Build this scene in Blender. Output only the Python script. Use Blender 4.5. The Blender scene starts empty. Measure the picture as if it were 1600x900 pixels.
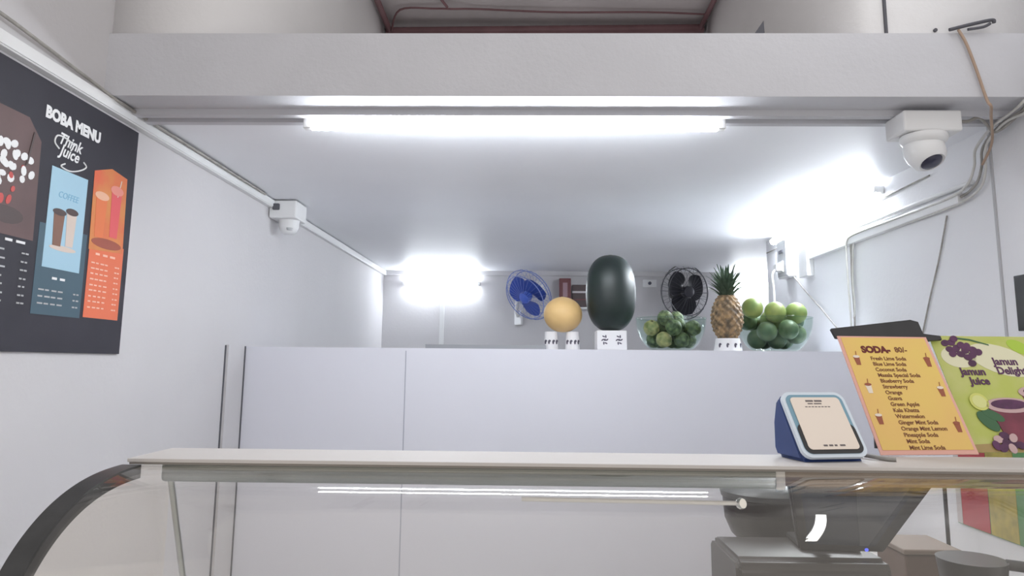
import bpy, bmesh, math, random
from mathutils import Vector, Matrix, noise
random.seed(7)
S = bpy.context.scene
C = S.collection

# ------------------------------------------------------------------ camera
EYE = Vector((0, 0, 1.5))
F, YAW, PITCH, ROLL, CX, CY = 1124.1, -.02024, .1472, .00893, 810.6, 400.3
fw = Vector((math.sin(YAW)*math.cos(PITCH), math.cos(YAW)*math.cos(PITCH), math.sin(PITCH)))
r0 = Vector((math.cos(YAW), -math.sin(YAW), 0)); u0 = r0.cross(fw)
rt = math.cos(ROLL)*r0 + math.sin(ROLL)*u0
up = -math.sin(ROLL)*r0 + math.cos(ROLL)*u0
cd = bpy.data.cameras.new('camera'); cam = bpy.data.objects.new('camera', cd); C.objects.link(cam)
cam.matrix_world = Matrix(((rt.x, up.x, -fw.x, EYE.x), (rt.y, up.y, -fw.y, EYE.y), (rt.z, up.z, -fw.z, EYE.z), (0, 0, 0, 1)))
cd.sensor_fit = 'HORIZONTAL'; cd.sensor_width = 36; cd.lens = F*36/1600
cd.shift_x = -(CX-800)/1600; cd.shift_y = (CY-450)/1600
cd.clip_start = .02
S.camera = cam

# ------------------------------------------------------------------ world, exposure
W = bpy.data.worlds.new('world'); S.world = W; W.use_nodes = True
bg = W.node_tree.nodes['Background']
bg.inputs[0].default_value = (1.0, .965, .95, 1); bg.inputs[1].default_value = .84
S.view_settings.view_transform = 'Standard'; S.view_settings.look = 'None'
S.view_settings.gamma = 1; S.view_settings.use_curve_mapping = False
S.view_settings.exposure = 0.0
TUBE = 70.0

# ------------------------------------------------------------------ materials
def mat(name, col, rough=.6, metal=0, emit=0, ecol=None, nz=0, nscale=8, bump=0, bscale=40, spec=.5, coat=0, col2=None):
    m = bpy.data.materials.new(name); m.use_nodes = True
    nt = m.node_tree; b = nt.nodes['Principled BSDF']
    b.inputs['Base Color'].default_value = (*col, 1); b.inputs['Roughness'].default_value = rough
    b.inputs['Metallic'].default_value = metal; b.inputs['Specular IOR Level'].default_value = spec
    b.inputs['Coat Weight'].default_value = coat
    if emit:
        b.inputs['Emission Color'].default_value = (*(ecol or col), 1); b.inputs['Emission Strength'].default_value = emit
    tc = nt.nodes.new('ShaderNodeTexCoord')
    if nz or col2:
        n = nt.nodes.new('ShaderNodeTexNoise'); n.inputs['Scale'].default_value = nscale; n.inputs['Detail'].default_value = 5
        nt.links.new(tc.outputs['Object'], n.inputs['Vector'])
        r = nt.nodes.new('ShaderNodeValToRGB')
        c2 = col2 or tuple(c*(1-nz) for c in col)
        r.color_ramp.elements[0].position = .35; r.color_ramp.elements[0].color = (*c2, 1)
        r.color_ramp.elements[1].position = .65; r.color_ramp.elements[1].color = (*col, 1)
        nt.links.new(n.outputs['Fac'], r.inputs['Fac']); nt.links.new(r.outputs['Color'], b.inputs['Base Color'])
    if bump:
        n = nt.nodes.new('ShaderNodeTexNoise'); n.inputs['Scale'].default_value = bscale; n.inputs['Detail'].default_value = 4
        nt.links.new(tc.outputs['Object'], n.inputs['Vector'])
        bp = nt.nodes.new('ShaderNodeBump'); bp.inputs['Strength'].default_value = bump; bp.inputs['Distance'].default_value = .005
        nt.links.new(n.outputs['Fac'], bp.inputs['Height']); nt.links.new(bp.outputs['Normal'], b.inputs['Normal'])
    return m
def glass(name, tint, ior=1.5, rough=.0, gl=(1, 1, 1), f0=.04, k=.45):
    m = bpy.data.materials.new(name); m.use_nodes = True; nt = m.node_tree
    nt.nodes.remove(nt.nodes['Principled BSDF']); out = nt.nodes['Material Output']
    t = nt.nodes.new('ShaderNodeBsdfTransparent'); t.inputs[0].default_value = (*tint, 1)
    g = nt.nodes.new('ShaderNodeBsdfGlossy'); g.inputs['Roughness'].default_value = rough; g.inputs['Color'].default_value = (*gl, 1)
    lw = nt.nodes.new('ShaderNodeLayerWeight'); lw.inputs['Blend'].default_value = .5
    # Schlick reflectance of clear glass, the same from either side
    p = nt.nodes.new('ShaderNodeMath'); p.operation = 'POWER'; p.inputs[1].default_value = 5.0
    q = nt.nodes.new('ShaderNodeMath'); q.operation = 'MULTIPLY_ADD'; q.inputs[1].default_value = k; q.inputs[2].default_value = f0
    mx = nt.nodes.new('ShaderNodeMixShader')
    nt.links.new(lw.outputs['Facing'], p.inputs[0]); nt.links.new(p.outputs[0], q.inputs[0])
    nt.links.new(q.outputs[0], mx.inputs[0]); nt.links.new(t.outputs[0], mx.inputs[1]); nt.links.new(g.outputs[0], mx.inputs[2])
    nt.links.new(mx.outputs[0], out.inputs['Surface'])
    return m
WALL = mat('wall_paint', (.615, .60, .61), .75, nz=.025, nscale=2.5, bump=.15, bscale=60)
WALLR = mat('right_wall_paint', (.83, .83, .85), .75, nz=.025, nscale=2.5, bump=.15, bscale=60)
BEAMM = mat('beam_paint', (.62, .62, .65), .8, nz=.04, nscale=5, bump=.2, bscale=70)
JAMB = mat('upper_wall_paint', (.76, .75, .75), .8, nz=.03, nscale=4, bump=.2, bscale=60)
CEIL = mat('ceiling_board', (.91, .92, .955), .5, nz=.03, nscale=2, bump=.08)
PANEL = mat('laminate_panel', (.73, .735, .80), .45, nz=.015, nscale=3)
SHAFT = mat('shaft_paint', (.55, .55, .56), .8, nz=.08, nscale=3, bump=.2)
SLAB = mat('shaft_slab', (.74, .70, .70), .85, nz=.12, nscale=4, bump=.4)
MAUVE = mat('mauve_pipe', (.26, .14, .15), .55, nz=.2, nscale=9)
FLOORM = mat('floor_tile', (.82, .78, .73), .4, nz=.1)
GROOVE = mat('dark_gap', (.10, .10, .115), .8)
SEAMW = mat('wall_seam', (.50, .50, .51), .7)
SEAM = mat('panel_seam', (.42, .43, .50), .7)
WHITEP = mat('white_plastic', (.80, .80, .80), .4, nz=.02)
GREYP = mat('grey_plastic', (.52, .53, .54), .45)
TUBEM = mat('tube_glow', (1, 1, 1), .5, emit=TUBE, ecol=(.89, .94, 1.0))
TUBEB = mat('bright_tube_glow', (1, 1, 1), .5, emit=TUBE*1.9, ecol=(.88, .94, 1.0))
TUBEC = mat('dim_tube_glow', (1, 1, 1), .5, emit=TUBE*1.0, ecol=(.88, .94, 1.0))
STEEL = mat('brushed_steel', (.62, .65, .65), .32, metal=1, nz=.1, nscale=20)
STEELG = mat('grey_green_channel', (.22, .25, .245), .35, metal=.2, nz=.12, nscale=9)
CHROME = mat('chrome', (.9, .92, .92), .12, metal=1)
RUBBER = mat('black_gasket', (.045, .045, .045), .45, nz=.3, nscale=30)
TOPM = mat('cream_top', (.58, .55, .53), .6, nz=.03, nscale=6)
TAN = mat('tan_channel', (.26, .20, .16), .35, nz=.3, nscale=12)
CASEG = glass('case_glass', (1.0, .988, .965), gl=(1, .975, .93), f0=.052)
BOWLG = glass('bowl_glass', (.90, .94, .925), f0=.012, k=.30)
BLACKP = mat('black_plastic', (.028, .028, .03), .35, nz=.2, nscale=30)
DARKG = mat('dark_screen', (.045, .055, .075), .08)
CABLEW = mat('white_cable', (.66, .65, .62), .55, nz=.1, nscale=30)
CABLEG = mat('dusty_grey_cable', (.40, .38, .35), .6, nz=.3, nscale=30)
CABLEB = mat('brown_wire', (.42, .30, .22), .6)
CABLEK = mat('dark_wire', (.10, .09, .09), .6)

# ------------------------------------------------------------------ helpers
def tag(o, label=None, cat=None, group=None, kind=None):
    if label: o['label'] = label
    if cat: o['category'] = cat
    if group: o['group'] = group
    if kind: o['kind'] = kind
    return o
def empty(name, loc, rot=(0, 0, 0), label=None, cat=None, group=None):
    o = bpy.data.objects.new(name, None); C.objects.link(o)
    o.location = loc; o.rotation_euler = rot; o.empty_display_size = .05
    return tag(o, label, cat, group)
def link(name, bm, m, parent=None, smooth=False):
    bmesh.ops.recalc_face_normals(bm, faces=bm.faces)
    me = bpy.data.meshes.new(name); bm.to_mesh(me); bm.free()
    if isinstance(m, (list, tuple)):
        for k in m: me.materials.append(k)
    else: me.materials.append(m)
    if smooth:
        for p in me.polygons: p.use_smooth = True
        me.set_sharp_from_angle(angle=math.radians(50))
    o = bpy.data.objects.new(name, me); C.objects.link(o)
    if parent: o.parent = parent
    return o
def box(bm, a, b, bev=0, M=None, seg=2):
    x0, x1 = sorted((a[0], b[0])); y0, y1 = sorted((a[1], b[1])); z0, z1 = sorted((a[2], b[2]))
    r = bmesh.ops.create_cube(bm, size=1)['verts']
    for v in r:
        v.co = Vector((x0+(v.co.x+.5)*(x1-x0), y0+(v.co.y+.5)*(y1-y0), z0+(v.co.z+.5)*(z1-z0)))
    if bev:
        es = list({e for v in r for e in v.link_edges})
        rr = bmesh.ops.bevel(bm, geom=es, offset=bev, segments=seg, affect='EDGES', profile=.5)
        r = list({v for f in rr['faces'] for v in f.verts} | {v for v in r if v.is_valid})
    if M:
        for v in r: v.co = M @ v.co
    return r
def BX(name, a, b, m, parent=None, bev=0, M=None, seg=2):
    bm = bmesh.new(); box(bm, a, b, bev, M, seg); return link(name, bm, m, parent)
def struct(name, a, b, m):
    return tag(BX(name, a, b, m), kind='structure')
def smoothpath(pts, n=6):
    P = [Vector(p) for p in pts]
    if len(P) < 3: return P
    out = []
    for i in range(len(P)-1):
        p0 = P[max(i-1, 0)]; p1 = P[i]; p2 = P[i+1]; p3 = P[min(i+2, len(P)-1)]
        for k in range(n):
            t = k/n
            out.append(.5*((2*p1)+(p2-p0)*t+(2*p0-5*p1+4*p2-p3)*t*t+(3*p1-p0-3*p2+p3)*t**3))
    out.append(P[-1]); return out
def tube(bm, pts, rad, n=8, smooth=True, taper=None):
    P = smoothpath(pts) if smooth else [Vector(p) for p in pts]
    T = [(P[min(i+1, len(P)-1)]-P[max(i-1, 0)]).normalized() for i in range(len(P))]
    ref = Vector((0, 0, 1)) if abs(T[0].z) < .9 else Vector((1, 0, 0))
    a = T[0].cross(ref).normalized(); rings = []
    for i, p in enumerate(P):
        a = (a - T[i]*a.dot(T[i])).normalized(); b = T[i].cross(a)
        rr = rad if taper is None else rad*(1+(taper-1)*i/(len(P)-1))
        rings.append([bm.verts.new(p+rr*(math.cos(2*math.pi*k/n)*a+math.sin(2*math.pi*k/n)*b)) for k in range(n)])
    for i in range(len(rings)-1):
        for k in range(n):
            bm.faces.new((rings[i][k], rings[i][(k+1) % n], rings[i+1][(k+1) % n], rings[i+1][k]))
    bm.faces.new(rings[0][::-1]); bm.faces.new(rings[-1])
def TB(name, pts, rad, m, parent=None, n=8, smooth=True, taper=None):
    bm = bmesh.new(); tube(bm, pts, rad, n, smooth, taper); return link(name, bm, m, parent, True)
def lathe(bm, prof, n=40, M=None, closed=False):
    rings = []
    for r, z in prof:
        if r < 1e-6: rings.append([bm.verts.new((0, 0, z))])
        else: rings.append([bm.verts.new((r*math.cos(2*math.pi*k/n), r*math.sin(2*math.pi*k/n), z)) for k in range(n)])
    pr = list(zip(rings, rings[1:]+([rings[0]] if closed else [])))
    if not closed: pr = list(zip(rings, rings[1:]))
    for a, b in pr:
        for k in range(n):
            k2 = (k+1) % n
            if len(a) == 1 and len(b) == 1: continue
            if len(a) == 1: bm.faces.new((a[0], b[k], b[k2]))
            elif len(b) == 1: bm.faces.new((a[k], a[k2], b[0]))
            else: bm.faces.new((a[k], a[k2], b[k2], b[k]))
    if M:
        for rg in rings:
            for v in rg: v.co = M @ v.co
def LT(name, prof, m, parent=None, n=40, M=None, closed=False):
    bm = bmesh.new(); lathe(bm, prof, n, M, closed); return link(name, bm, m, parent, True)
def poly(bm, pts, y0, y1, M=None):
    """prism: outline pts in local x,z between depths y0 (front) and y1"""
    a = [bm.verts.new((p[0], y0, p[1])) for p in pts]; b = [bm.verts.new((p[0], y1, p[1])) for p in pts]
    bm.faces.new(a); bm.faces.new(b[::-1])
    for i in range(len(a)):
        j = (i+1) % len(a); bm.faces.new((a[j], a[i], b[i], b[j]))
    if M:
        for v in a+b: v.co = M @ v.co
def PL(name, pts, y0, y1, m, parent=None):
    bm = bmesh.new(); poly(bm, pts, y0, y1); return link(name, bm, m, parent)
def ell(cx, cz, rx, rz, n=24, a0=0, a1=360, rot=0):
    o = []
    for k in range(n):
        t = math.radians(a0+(a1-a0)*k/(n if a1-a0 == 360 else n-1))
        x, z = rx*math.cos(t), rz*math.sin(t); c, s = math.cos(rot), math.sin(rot)
        o.append((cx+c*x-s*z, cz+s*x+c*z))
    return o
def rrect(x0, x1, z0, z1, r, n=6):
    o = []
    for (cx, cz, a) in ((x1-r, z1-r, 0), (x0+r, z1-r, 90), (x0+r, z0+r, 180), (x1-r, z0+r, 270)):
        for k in range(n+1):
            t = math.radians(a+90*k/n); o.append((cx+r*math.cos(t), cz+r*math.sin(t)))
    return o
def text(name, s, size, m, parent, x, z, y, align='LEFT', shear=0, bold=0, sx=1, rot=0, space=1, line=1):
    """lettering lying in the local x,z plane, facing local -y"""
    cu = bpy.data.curves.new(name, 'FONT'); cu.body = s; cu.size = size; cu.align_x = align
    cu.shear = shear; cu.offset = bold; cu.extrude = .00025; cu.space_character = space; cu.space_line = line
    cu.resolution_u = 3
    t = bpy.data.objects.new(name, cu); C.objects.link(t)
    bpy.context.view_layer.update()
    me = bpy.data.meshes.new_from_object(t.evaluated_get(bpy.context.evaluated_depsgraph_get()))
    bpy.data.objects.remove(t); bpy.data.curves.remove(cu)
    c, sn = math.cos(rot), math.sin(rot)
    for v in me.vertices:
        px, pz, pe = v.co.x*sx, v.co.y, v.co.z
        v.co = (x+c*px-sn*pz, y-pe, z+sn*px+c*pz)
    me.materials.clear(); me.materials.append(m); me.name = name
    o = bpy.data.objects.new(name, me); C.objects.link(o); o.parent = parent
    return o
def dashes(bm, x, z, w, h, y, n, th=.0006):
    """a row of illegible small words as short strokes"""
    x0 = x
    for k in range(n):
        ww = w/n*(.55+.3*random.random()); box(bm, (x0, y, z), (x0+ww, y+th, z+h)); x0 += w/n

# ------------------------------------------------------------------ room shell
LW, RW, CE = -1.19, 1.376, 2.22
BY0, BY1, BT = 1.88, 2.064, 2.403
struct('floor', (-1.6, -.6, -.1), (2.6, 5.9, 0), FLOORM)
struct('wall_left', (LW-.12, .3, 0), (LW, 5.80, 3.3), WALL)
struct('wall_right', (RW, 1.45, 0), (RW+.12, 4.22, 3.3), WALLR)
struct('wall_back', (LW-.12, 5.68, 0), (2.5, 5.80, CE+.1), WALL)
struct('wall_recess', (2.40, 4.1, 0), (2.50, 5.68, CE+.1), WALLR)
struct('wall_recess_front', (RW+.12, 4.10, 0), (2.40, 4.22, CE+.1), WALLR)
struct('ceiling', (LW, BY1, CE), (2.40, 5.68, CE+.06), CEIL)
struct('trim_1', (LW, BY0, CE+.001), (RW, BY1, BT), BEAMM)               # the beam
struct('trim_2', (LW, 1.985, CE-.017), (RW, 2.012, CE+.001), BEAMM)       # batten under the beam
struct('trim_3', (LW, 2.046, CE-.018), (RW, 2.072, CE+.001), BEAMM)
# opening over the beam
def curved_jamb(name, x_out, x_end, x_in, m):
    """front panel over the beam that turns back into the shaft in one soft curve"""
    bm = bmesh.new(); pts = [(x_out, BY0+.012)]
    for k in range(15):
        a = math.pi/2*k/14
        pts.append((x_end+(x_in-x_end)*math.sin(a), BY0+.012+.62*(1-math.cos(a))))
    pts.append((x_in, 3.21))
    sg = 1 if x_in > x_out else -1
    back = [(x_in-sg*.06, 3.21), (x_in-sg*.06, BY0+.70), (x_end-sg*.02, BY0+.08), (x_out, BY0+.08)]
    ring = pts+back
    lo = [bm.verts.new((x, y, BT)) for x, y in ring]; hi = [bm.verts.new((x, y, 3.3)) for x, y in ring]
    for i in range(len(ring)):
        j = (i+1) % len(ring); bm.faces.new((lo[i], lo[j], hi[j], hi[i]))
    for f in bm.faces: f.smooth = True
    bmesh.ops.recalc_face_normals(bm, faces=bm.faces)
    me = bpy.data.meshes.new(name); bm.to_mesh(me); bm.free(); me.materials.append(m)
    o = bpy.data.objects.new(name, me); C.objects.link(o); return tag(o, kind='structure')
curved_jamb('wall_upper_left', LW, -1.0, -.695, JAMB)
curved_jamb('wall_upper_right', RW, .93, .79, JAMB)
struct('wall_shaft_back', (-.80, 3.20, 2.95), (.945, 3.26, 3.3), SHAFT)
struct('ceiling_shaft', (-.80, BY0+.02, 3.07), (.945, 3.26, 3.13), SLAB)
struct('floor_shaft', (-.80, BY1, CE+.061), (.945, 3.26, CE+.09), SHAFT)
# dark joint beside the shaft wall and the triangular hole in it
# mid-height tiled front of the tall counter: kept as a low dividing wall
struct('wall_divider', (LW, 2.95, 0), (RW, 3.50, 1.556), PANEL)
tag(BX('trim_5', (-.518, 2.9485, .3), (-.514, 2.9502, 1.545), SEAM), kind='structure')
tag(BX('trim_6', (LW, 2.79, 0), (LW+.012, 2.945, 1.56), WALL), kind='structure')
tag(BX('trim_7', (LW, 2.782, 0), (LW+.003, 2.79, 1.558), GROOVE), kind='structure')
tag(BX('trim_8', (LW+.001, 2.9445, 0), (LW+.016, 2.9505, 1.558), GROOVE), kind='structure')
struct('trim_9', (RW-.004, 2.118, 0), (RW, 2.128, CE), SEAMW)              # upright joint strip on the right wall
# strips on the back wall
struct('trim_10', (LW, 5.655, 2.185), (2.4, 5.68, CE), WALL)

# pipes in the shaft
t = empty('shaft_pipe_frame', (.04, 3.17, 2.44), label='mauve painted pipe frame round the dark opening above the beam', cat='pipe')
def rel(t, pts): return [Vector(p)-t.location for p in pts]
TB('cross_pipe', rel(t, [(-.69, 3.15, 3.02), (.78, 3.15, 3.035)]), .022, MAUVE, t)
TB('side_pipe', rel(t, [(-.672, 1.95, 3.04), (-.672, 3.15, 3.02)]), .014, MAUVE, t)
TB('side_pipe', rel(t, [(.765, 1.95, 3.045), (.765, 3.15, 3.035)]), .012, MAUVE, t)
BX('lower_rail', Vector((-.69, 3.10, 2.93))-t.location, Vector((.79, 3.13, 2.985))-t.location, MAUVE, t)
o = TB('slack_wire', [(-.66, 3.12, 3.01), (-.60, 3.0, 3.052), (-.44, 2.99, 3.052), (-.36, 2.97, 3.04), (-.25, 3.0, 3.055), (.1, 3.02, 3.05), (.5, 3.03, 3.055), (.76, 3.04, 3.05)], .0045, MAUVE)
tag(o, 'thin reddish brown wire drooping along the dark slab above the beam', 'wire')
o = TB('branch_wire', [(-.45, 2.2, 3.062), (-.44, 2.6, 3.062), (-.42, 2.85, 3.06), (-.385, 2.965, 3.046)], .006, MAUVE)
tag(o, 'thin reddish brown wire running forward across the dark slab', 'wire')
o = PL('hole_triangle', [(.66, BT), (.605, BT), (.657, BT+.075)], 1.955, 1.975, GROOVE)  # solid dark prism put in for a triangular hole over the beam
tag(o, 'small dark triangle put in for a hole above the beam', 'hole')
o = BX('black_rod', (.965, 1.885, BT+.001), (.972, 1.893, BT+.30), GROOVE)
tag(o, 'thin black upright rod on the beam, right of the opening', 'rod')

# ------------------------------------------------------------------ tube lights
def tube_light(name, a, b, drop, label, TM=TUBEM, group='lit tube lights'):
    """a, b: ends of the batten; drop: unit vector from mount towards the tube"""
    a = Vector(a); b = Vector(b); d = (b-a).normalized(); L = (b-a).length; drop = Vector(drop)
    s = d.cross(drop).normalized()
    M = Matrix(((d.x, s.x, drop.x, 0), (d.y, s.y, drop.y, 0), (d.z, s.z, drop.z, 0), (0, 0, 0, 1)))
    t = empty(name, (a+b)/2, label=label, cat='light', group=group)
    BX('batten', (-L/2, -.016, 0), (L/2, .016, .014), WHITEP, t, .002, M)
    for q in (-1, 1):
        BX('end_holder', (q*L/2-.012, -.013, .010), (q*L/2+.012, .013, .044), WHITEP, t, .003, M)
    bm = bmesh.new(); tube(bm, [M @ Vector((-L/2+.012, 0, .030)), M @ Vector((L/2-.012, 0, .030))], .0170, 16, False)
    link('lit_tube', bm, TM, t, True)
    return t
tube_light('tube_light', (-.665, 2.030, 2.2195), (.545, 2.030, 2.2195), (0, 0, -1), 'long glowing tube light hung under the cross beam')
tube_light('tube_light', (RW, 4.02, 2.185), (RW, 2.78, 2.185), (-1, 0, 0), 'long glowing tube light on the right wall just under the ceiling', TUBEB)
tube_light('tube_light', (-1.02, 5.68, 2.115), (-.43, 5.68, 2.115), (0, -1, 0), 'short glowing tube light on the back wall near the left corner', TUBEC)
tube_light('tube_light', (1.56, 5.68, 2.12), (2.15, 5.68, 2.12), (0, -1, 0), 'glowing tube light on the back wall behind the pineapple')

t = tube_light('tube_light', (1.02, 1.80, 2.95), (.884, 1.06, 2.95), (0, 0, -1), 'tube light in front of the stall, seen as a slanting streak in the case glass', mat('front_tube_glow', (1, 1, 1), .5, emit=24, ecol=(.93, .96, 1.0)))
for yy in (-.33, .33):
    TB('hanger', [(yy*.184, yy, 0), (yy*.184, yy, .35)], .003, CHROME, t, 6, False)

# ------------------------------------------------------------------ trunking, cables, boxes
t = empty('cable_trunking', (LW, 3.2, 2.18), label='white plastic cable trunking running along the top of the left wall', cat='trunking')
BX('channel', (0, -1.84, 0), (.022, 2.47, .036), WHITEP, t, .002)
BX('lid', (.0225, -1.84, .004), (.025, 2.47, .032), WHITEP, t)
o = TB('cable', [(LW+.016, 1.37, 2.252), (LW+.018, 1.5, 2.248), (LW+.012, 1.8, 2.232), (LW+.030, 1.95, 2.212), (LW+.032, 2.5, 2.211), (LW+.030, 3.02, 2.212)], .0045, CABLEG)
tag(o, 'dusty grey cable lying along the top of the left trunking', 'cable')
t = empty('dome_camera', (LW+.07, 3.22, 2.10), label='small white dome camera on a square box at the left wall', cat='camera')
BX('mounting_box', (-.068, -.075, .035), (.055, .075, .115), WHITEP, t, .006)
LT('dome', [(0, -.03), (.02, -.028), (.036, -.016), (.044, .004), (.045, .03), (.048, .036), (0, .036)], WHITEP, t)
LT('lens', [(0, -.012), (.012, -.011), (.016, 0), (0, 0)], GREYP, t, 20, Matrix.Translation((.014, -.03, -.004)))
for (y, x) in ((-.085, 0), ):
    BX('cable_gland', (-.05, -.088, .07), (-.02, -.073, .098), GROOVE, t, .003)

t = empty('turret_camera', (1.10, 1.985, 2.203), label='white turret security camera under the beam at right', cat='camera')
BX('mounting_box', (-.078, -.055, -.060), (.082, .055, 0), WHITEP, t, .006)
Mt = Matrix.Translation((-.004, -.01, -.062))
LT('ring_base', [(0, 0), (.060, 0), (.062, -.010), (.057, -.020), (.050, -.026), (0, -.026)], WHITEP, t, 40, Mt)
Mb = Matrix.Translation((-.006, -.012, -.105)) @ Matrix.Rotation(math.radians(-28), 4, 'X') @ Matrix.Rotation(math.radians(-10), 4, 'Y')
LT('camera_ball', [(0, .050), (.025, .046), (.045, .030), (.052, .010), (.052, -.012), (.046, -.034), (.034, -.046), (.030, -.043), (0, -.043)], WHITEP, t, 40, Mb)
LT('lens', [(0, -.050), (.012, -.052), (.026, -.048), (.029, -.043), (0, -.042)], mat('camera_lens', (.05, .05, .09), .12, nz=.3), t, 30, Mb)

def cable(pts, r, m, label, cat='cable', name='cable', group=None):
    return tag(TB(name, pts, r, m), label, cat, group)
# bundle at the right end of the beam
X = RW-.012
for k, (dx, dy, dz, m) in enumerate(((0, 0, 0, CABLEG), (-.014, .012, .008, CABLEW), (-.002, -.02, -.018, CABLEW))):
    cable([(X+dx-.02, 1.50, 2.37+dz*2), (X+dx-.02, 1.70, 2.30+dz*2), (X+dx-.03, 1.86+dy, 2.205+dz), (X+dx-.02, 2.02+dy, 2.19), (X+dx, 2.14+dy, 2.16), (X+dx, 2.155+dy, 2.10+dz),
           (X+dx, 2.20+dy, 2.052+dz), (X+dx, 2.32, 2.034+dz), (X+dx, 2.65, 2.036+dz), (X+dx, 3.00, 2.04+dz), (X+dx, 3.07+dy, 2.02+dz),
           (X+dx, 3.08+dy, 1.95), (X+dx, 3.085+dy*.5, 1.85), (X+dx, 3.08+dy*.6, 1.75), (X+dx, 3.085, 1.66-dy*2)], .0042, m,
          ['grey cable of the bundle sweeping round the right wall', 'topmost pale cable of the bundle sweeping round the right wall', 'lowest pale cable of the bundle sweeping round the right wall'][k], group='cable bundle on the right wall')
cable([(1.19, 2.0, 2.196), (1.23, 1.99, 2.190), (1.27, 2.0, 2.205), (1.31, 2.03, 2.195), (1.35, 2.05, 2.18), (1.352, 1.95, 2.20), (1.34, 1.80, 2.25), (1.34, 1.6, 2.31)], .0045, CABLEG, 'grey cable twisting from the turret camera to the right wall')
cable([(1.155, 1.872, BT+.006), (1.17, 1.868, 2.37), (1.19, 1.868, 2.30), (1.212, 1.868, 2.21), (1.222, 1.868, 2.19), (1.26, 1.93, 2.185), (1.34, 2.06, 2.15), (1.345, 2.12, 2.10)], .0038, CABLEB, 'thin brown wire hanging down the beam face', 'wire', 'wire')
t = empty('cable_clamp', (1.19, 1.872, BT+.014), label='black metal cable clamp on the beam top at right', cat='clamp')
TB('clamp_bar', [(-.06, -.002, -.009), (0, -.004, .006), (.055, -.004, .018), (.06, -.004, .010)], .005, GROOVE, t)
TB('clamp_hook', [(-.01, -.002, -.008), (.03, -.004, -.002), (.05, -.004, .008)], .004, GROOVE, t)
o = LT('screw_hole_plug', [(0, 0), (.005, 0), (.005, .006), (0, .006)], GROOVE, None, 12, Matrix.Translation((1.103, 1.892, 2.416)) @ Matrix.Rotation(math.pi/2, 4, 'X'))
tag(o, 'tiny black plug on the wall above the beam at right', 'plug')

# trunking along the right wall with a drop at its far end
t = empty('cable_trunking', (RW, 3.3, 2.02), label='white plastic cable trunking on the right wall with a boxed end', cat='trunking')
BX('channel', (-.024, -1.03, -.004), (0, .24, .030), WHITEP, t, .002)
BX('end_box', (-.035, .22, -.085), (0, .33, .055), WHITEP, t, .003)
t = empty('cable_trunking', (RW, 2.65, 2.04), label='upper thin white conduit on the right wall above the cable bundle', cat='trunking')
TB('conduit', [(-.010, -.44, .030), (-.010, -.2, .033), (-.010, .38, .036)], .008, WHITEP, t)

# switch box on the right wall
t = empty('switch_board', (RW, 3.83, 2.06), label='white switch board with socket and plug on the right wall', cat='switch')
BX('back_box', (-.045, -.075, -.10), (0, .075, .105), WHITEP, t, .004)
BX('face_plate', (-.050, -.068, -.092), (-.0455, .068, .098), GREYP, t, .002)
BX('rocker', (-.056, -.03, .03), (-.050, .03, .048), GROOVE, t, .002)
BX('socket', (-.060, -.035, -.072), (-.050, .035, -.012), WHITEP, t, .003)
t2 = empty('plug', (RW-.062, 3.80, 2.01), label='white plug hanging in the switch board on the right wall', cat='plug')
BX('plug_body', (-.035, -.022, -.020), (0, .022, .02), WHITEP, t2, .006)
TB('cord', [(-.032, 0, -.01), (-.05, 0, -.04), (-.045, 0, -.12), (-.045, 0, -.28)], .006, WHITEP, t2)
cable([(RW-.02, 3.74, 1.955), (RW-.012, 3.60, 1.86), (RW-.012, 3.42, 1.76), (RW-.012, 3.22, 1.64)], .0035, CABLEG, 'thin dark wire slanting down from the switch board', 'wire', 'wire')
cable([(RW-.006, 2.365, 1.995), (RW-.006, 2.43, 1.86), (RW-.006, 2.50, 1.74), (RW-.006, 2.575, 1.60)], .0028, CABLEG, 'single string slanting down the right wall from the trunking', 'string', 'string')
cable([(RW-.006, 3.30, 2.145), (RW-.007, 3.34, 2.10), (RW-.006, 3.345, 2.062)], .0030, CABLEG, 'short wire stub on the right wall under the tube light', 'wire', 'wire')
cable([(RW-.006, 4.2, 2.150), (RW-.006, 3.3, 2.150), (RW-.006, 2.45, 2.155)], .0030, CABLEG, 'straight thin wire along the right wall under the tube', 'wire', 'wire')
# thin vertical strip under the back lamp
o = BX('conduit_strip', (-.735, 5.664, 1.45), (-.700, 5.68, 2.09), WHITEP); tag(o, 'white conduit strip dropping from the short tube light on the back wall', 'conduit')
o = BX('wall_frame', (RW-.02, 1.80, 1.60), (RW, 2.045, 1.755), BLACKP, bev=.002); tag(o, 'black framed board on the right wall at the photo edge', 'board')

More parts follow.
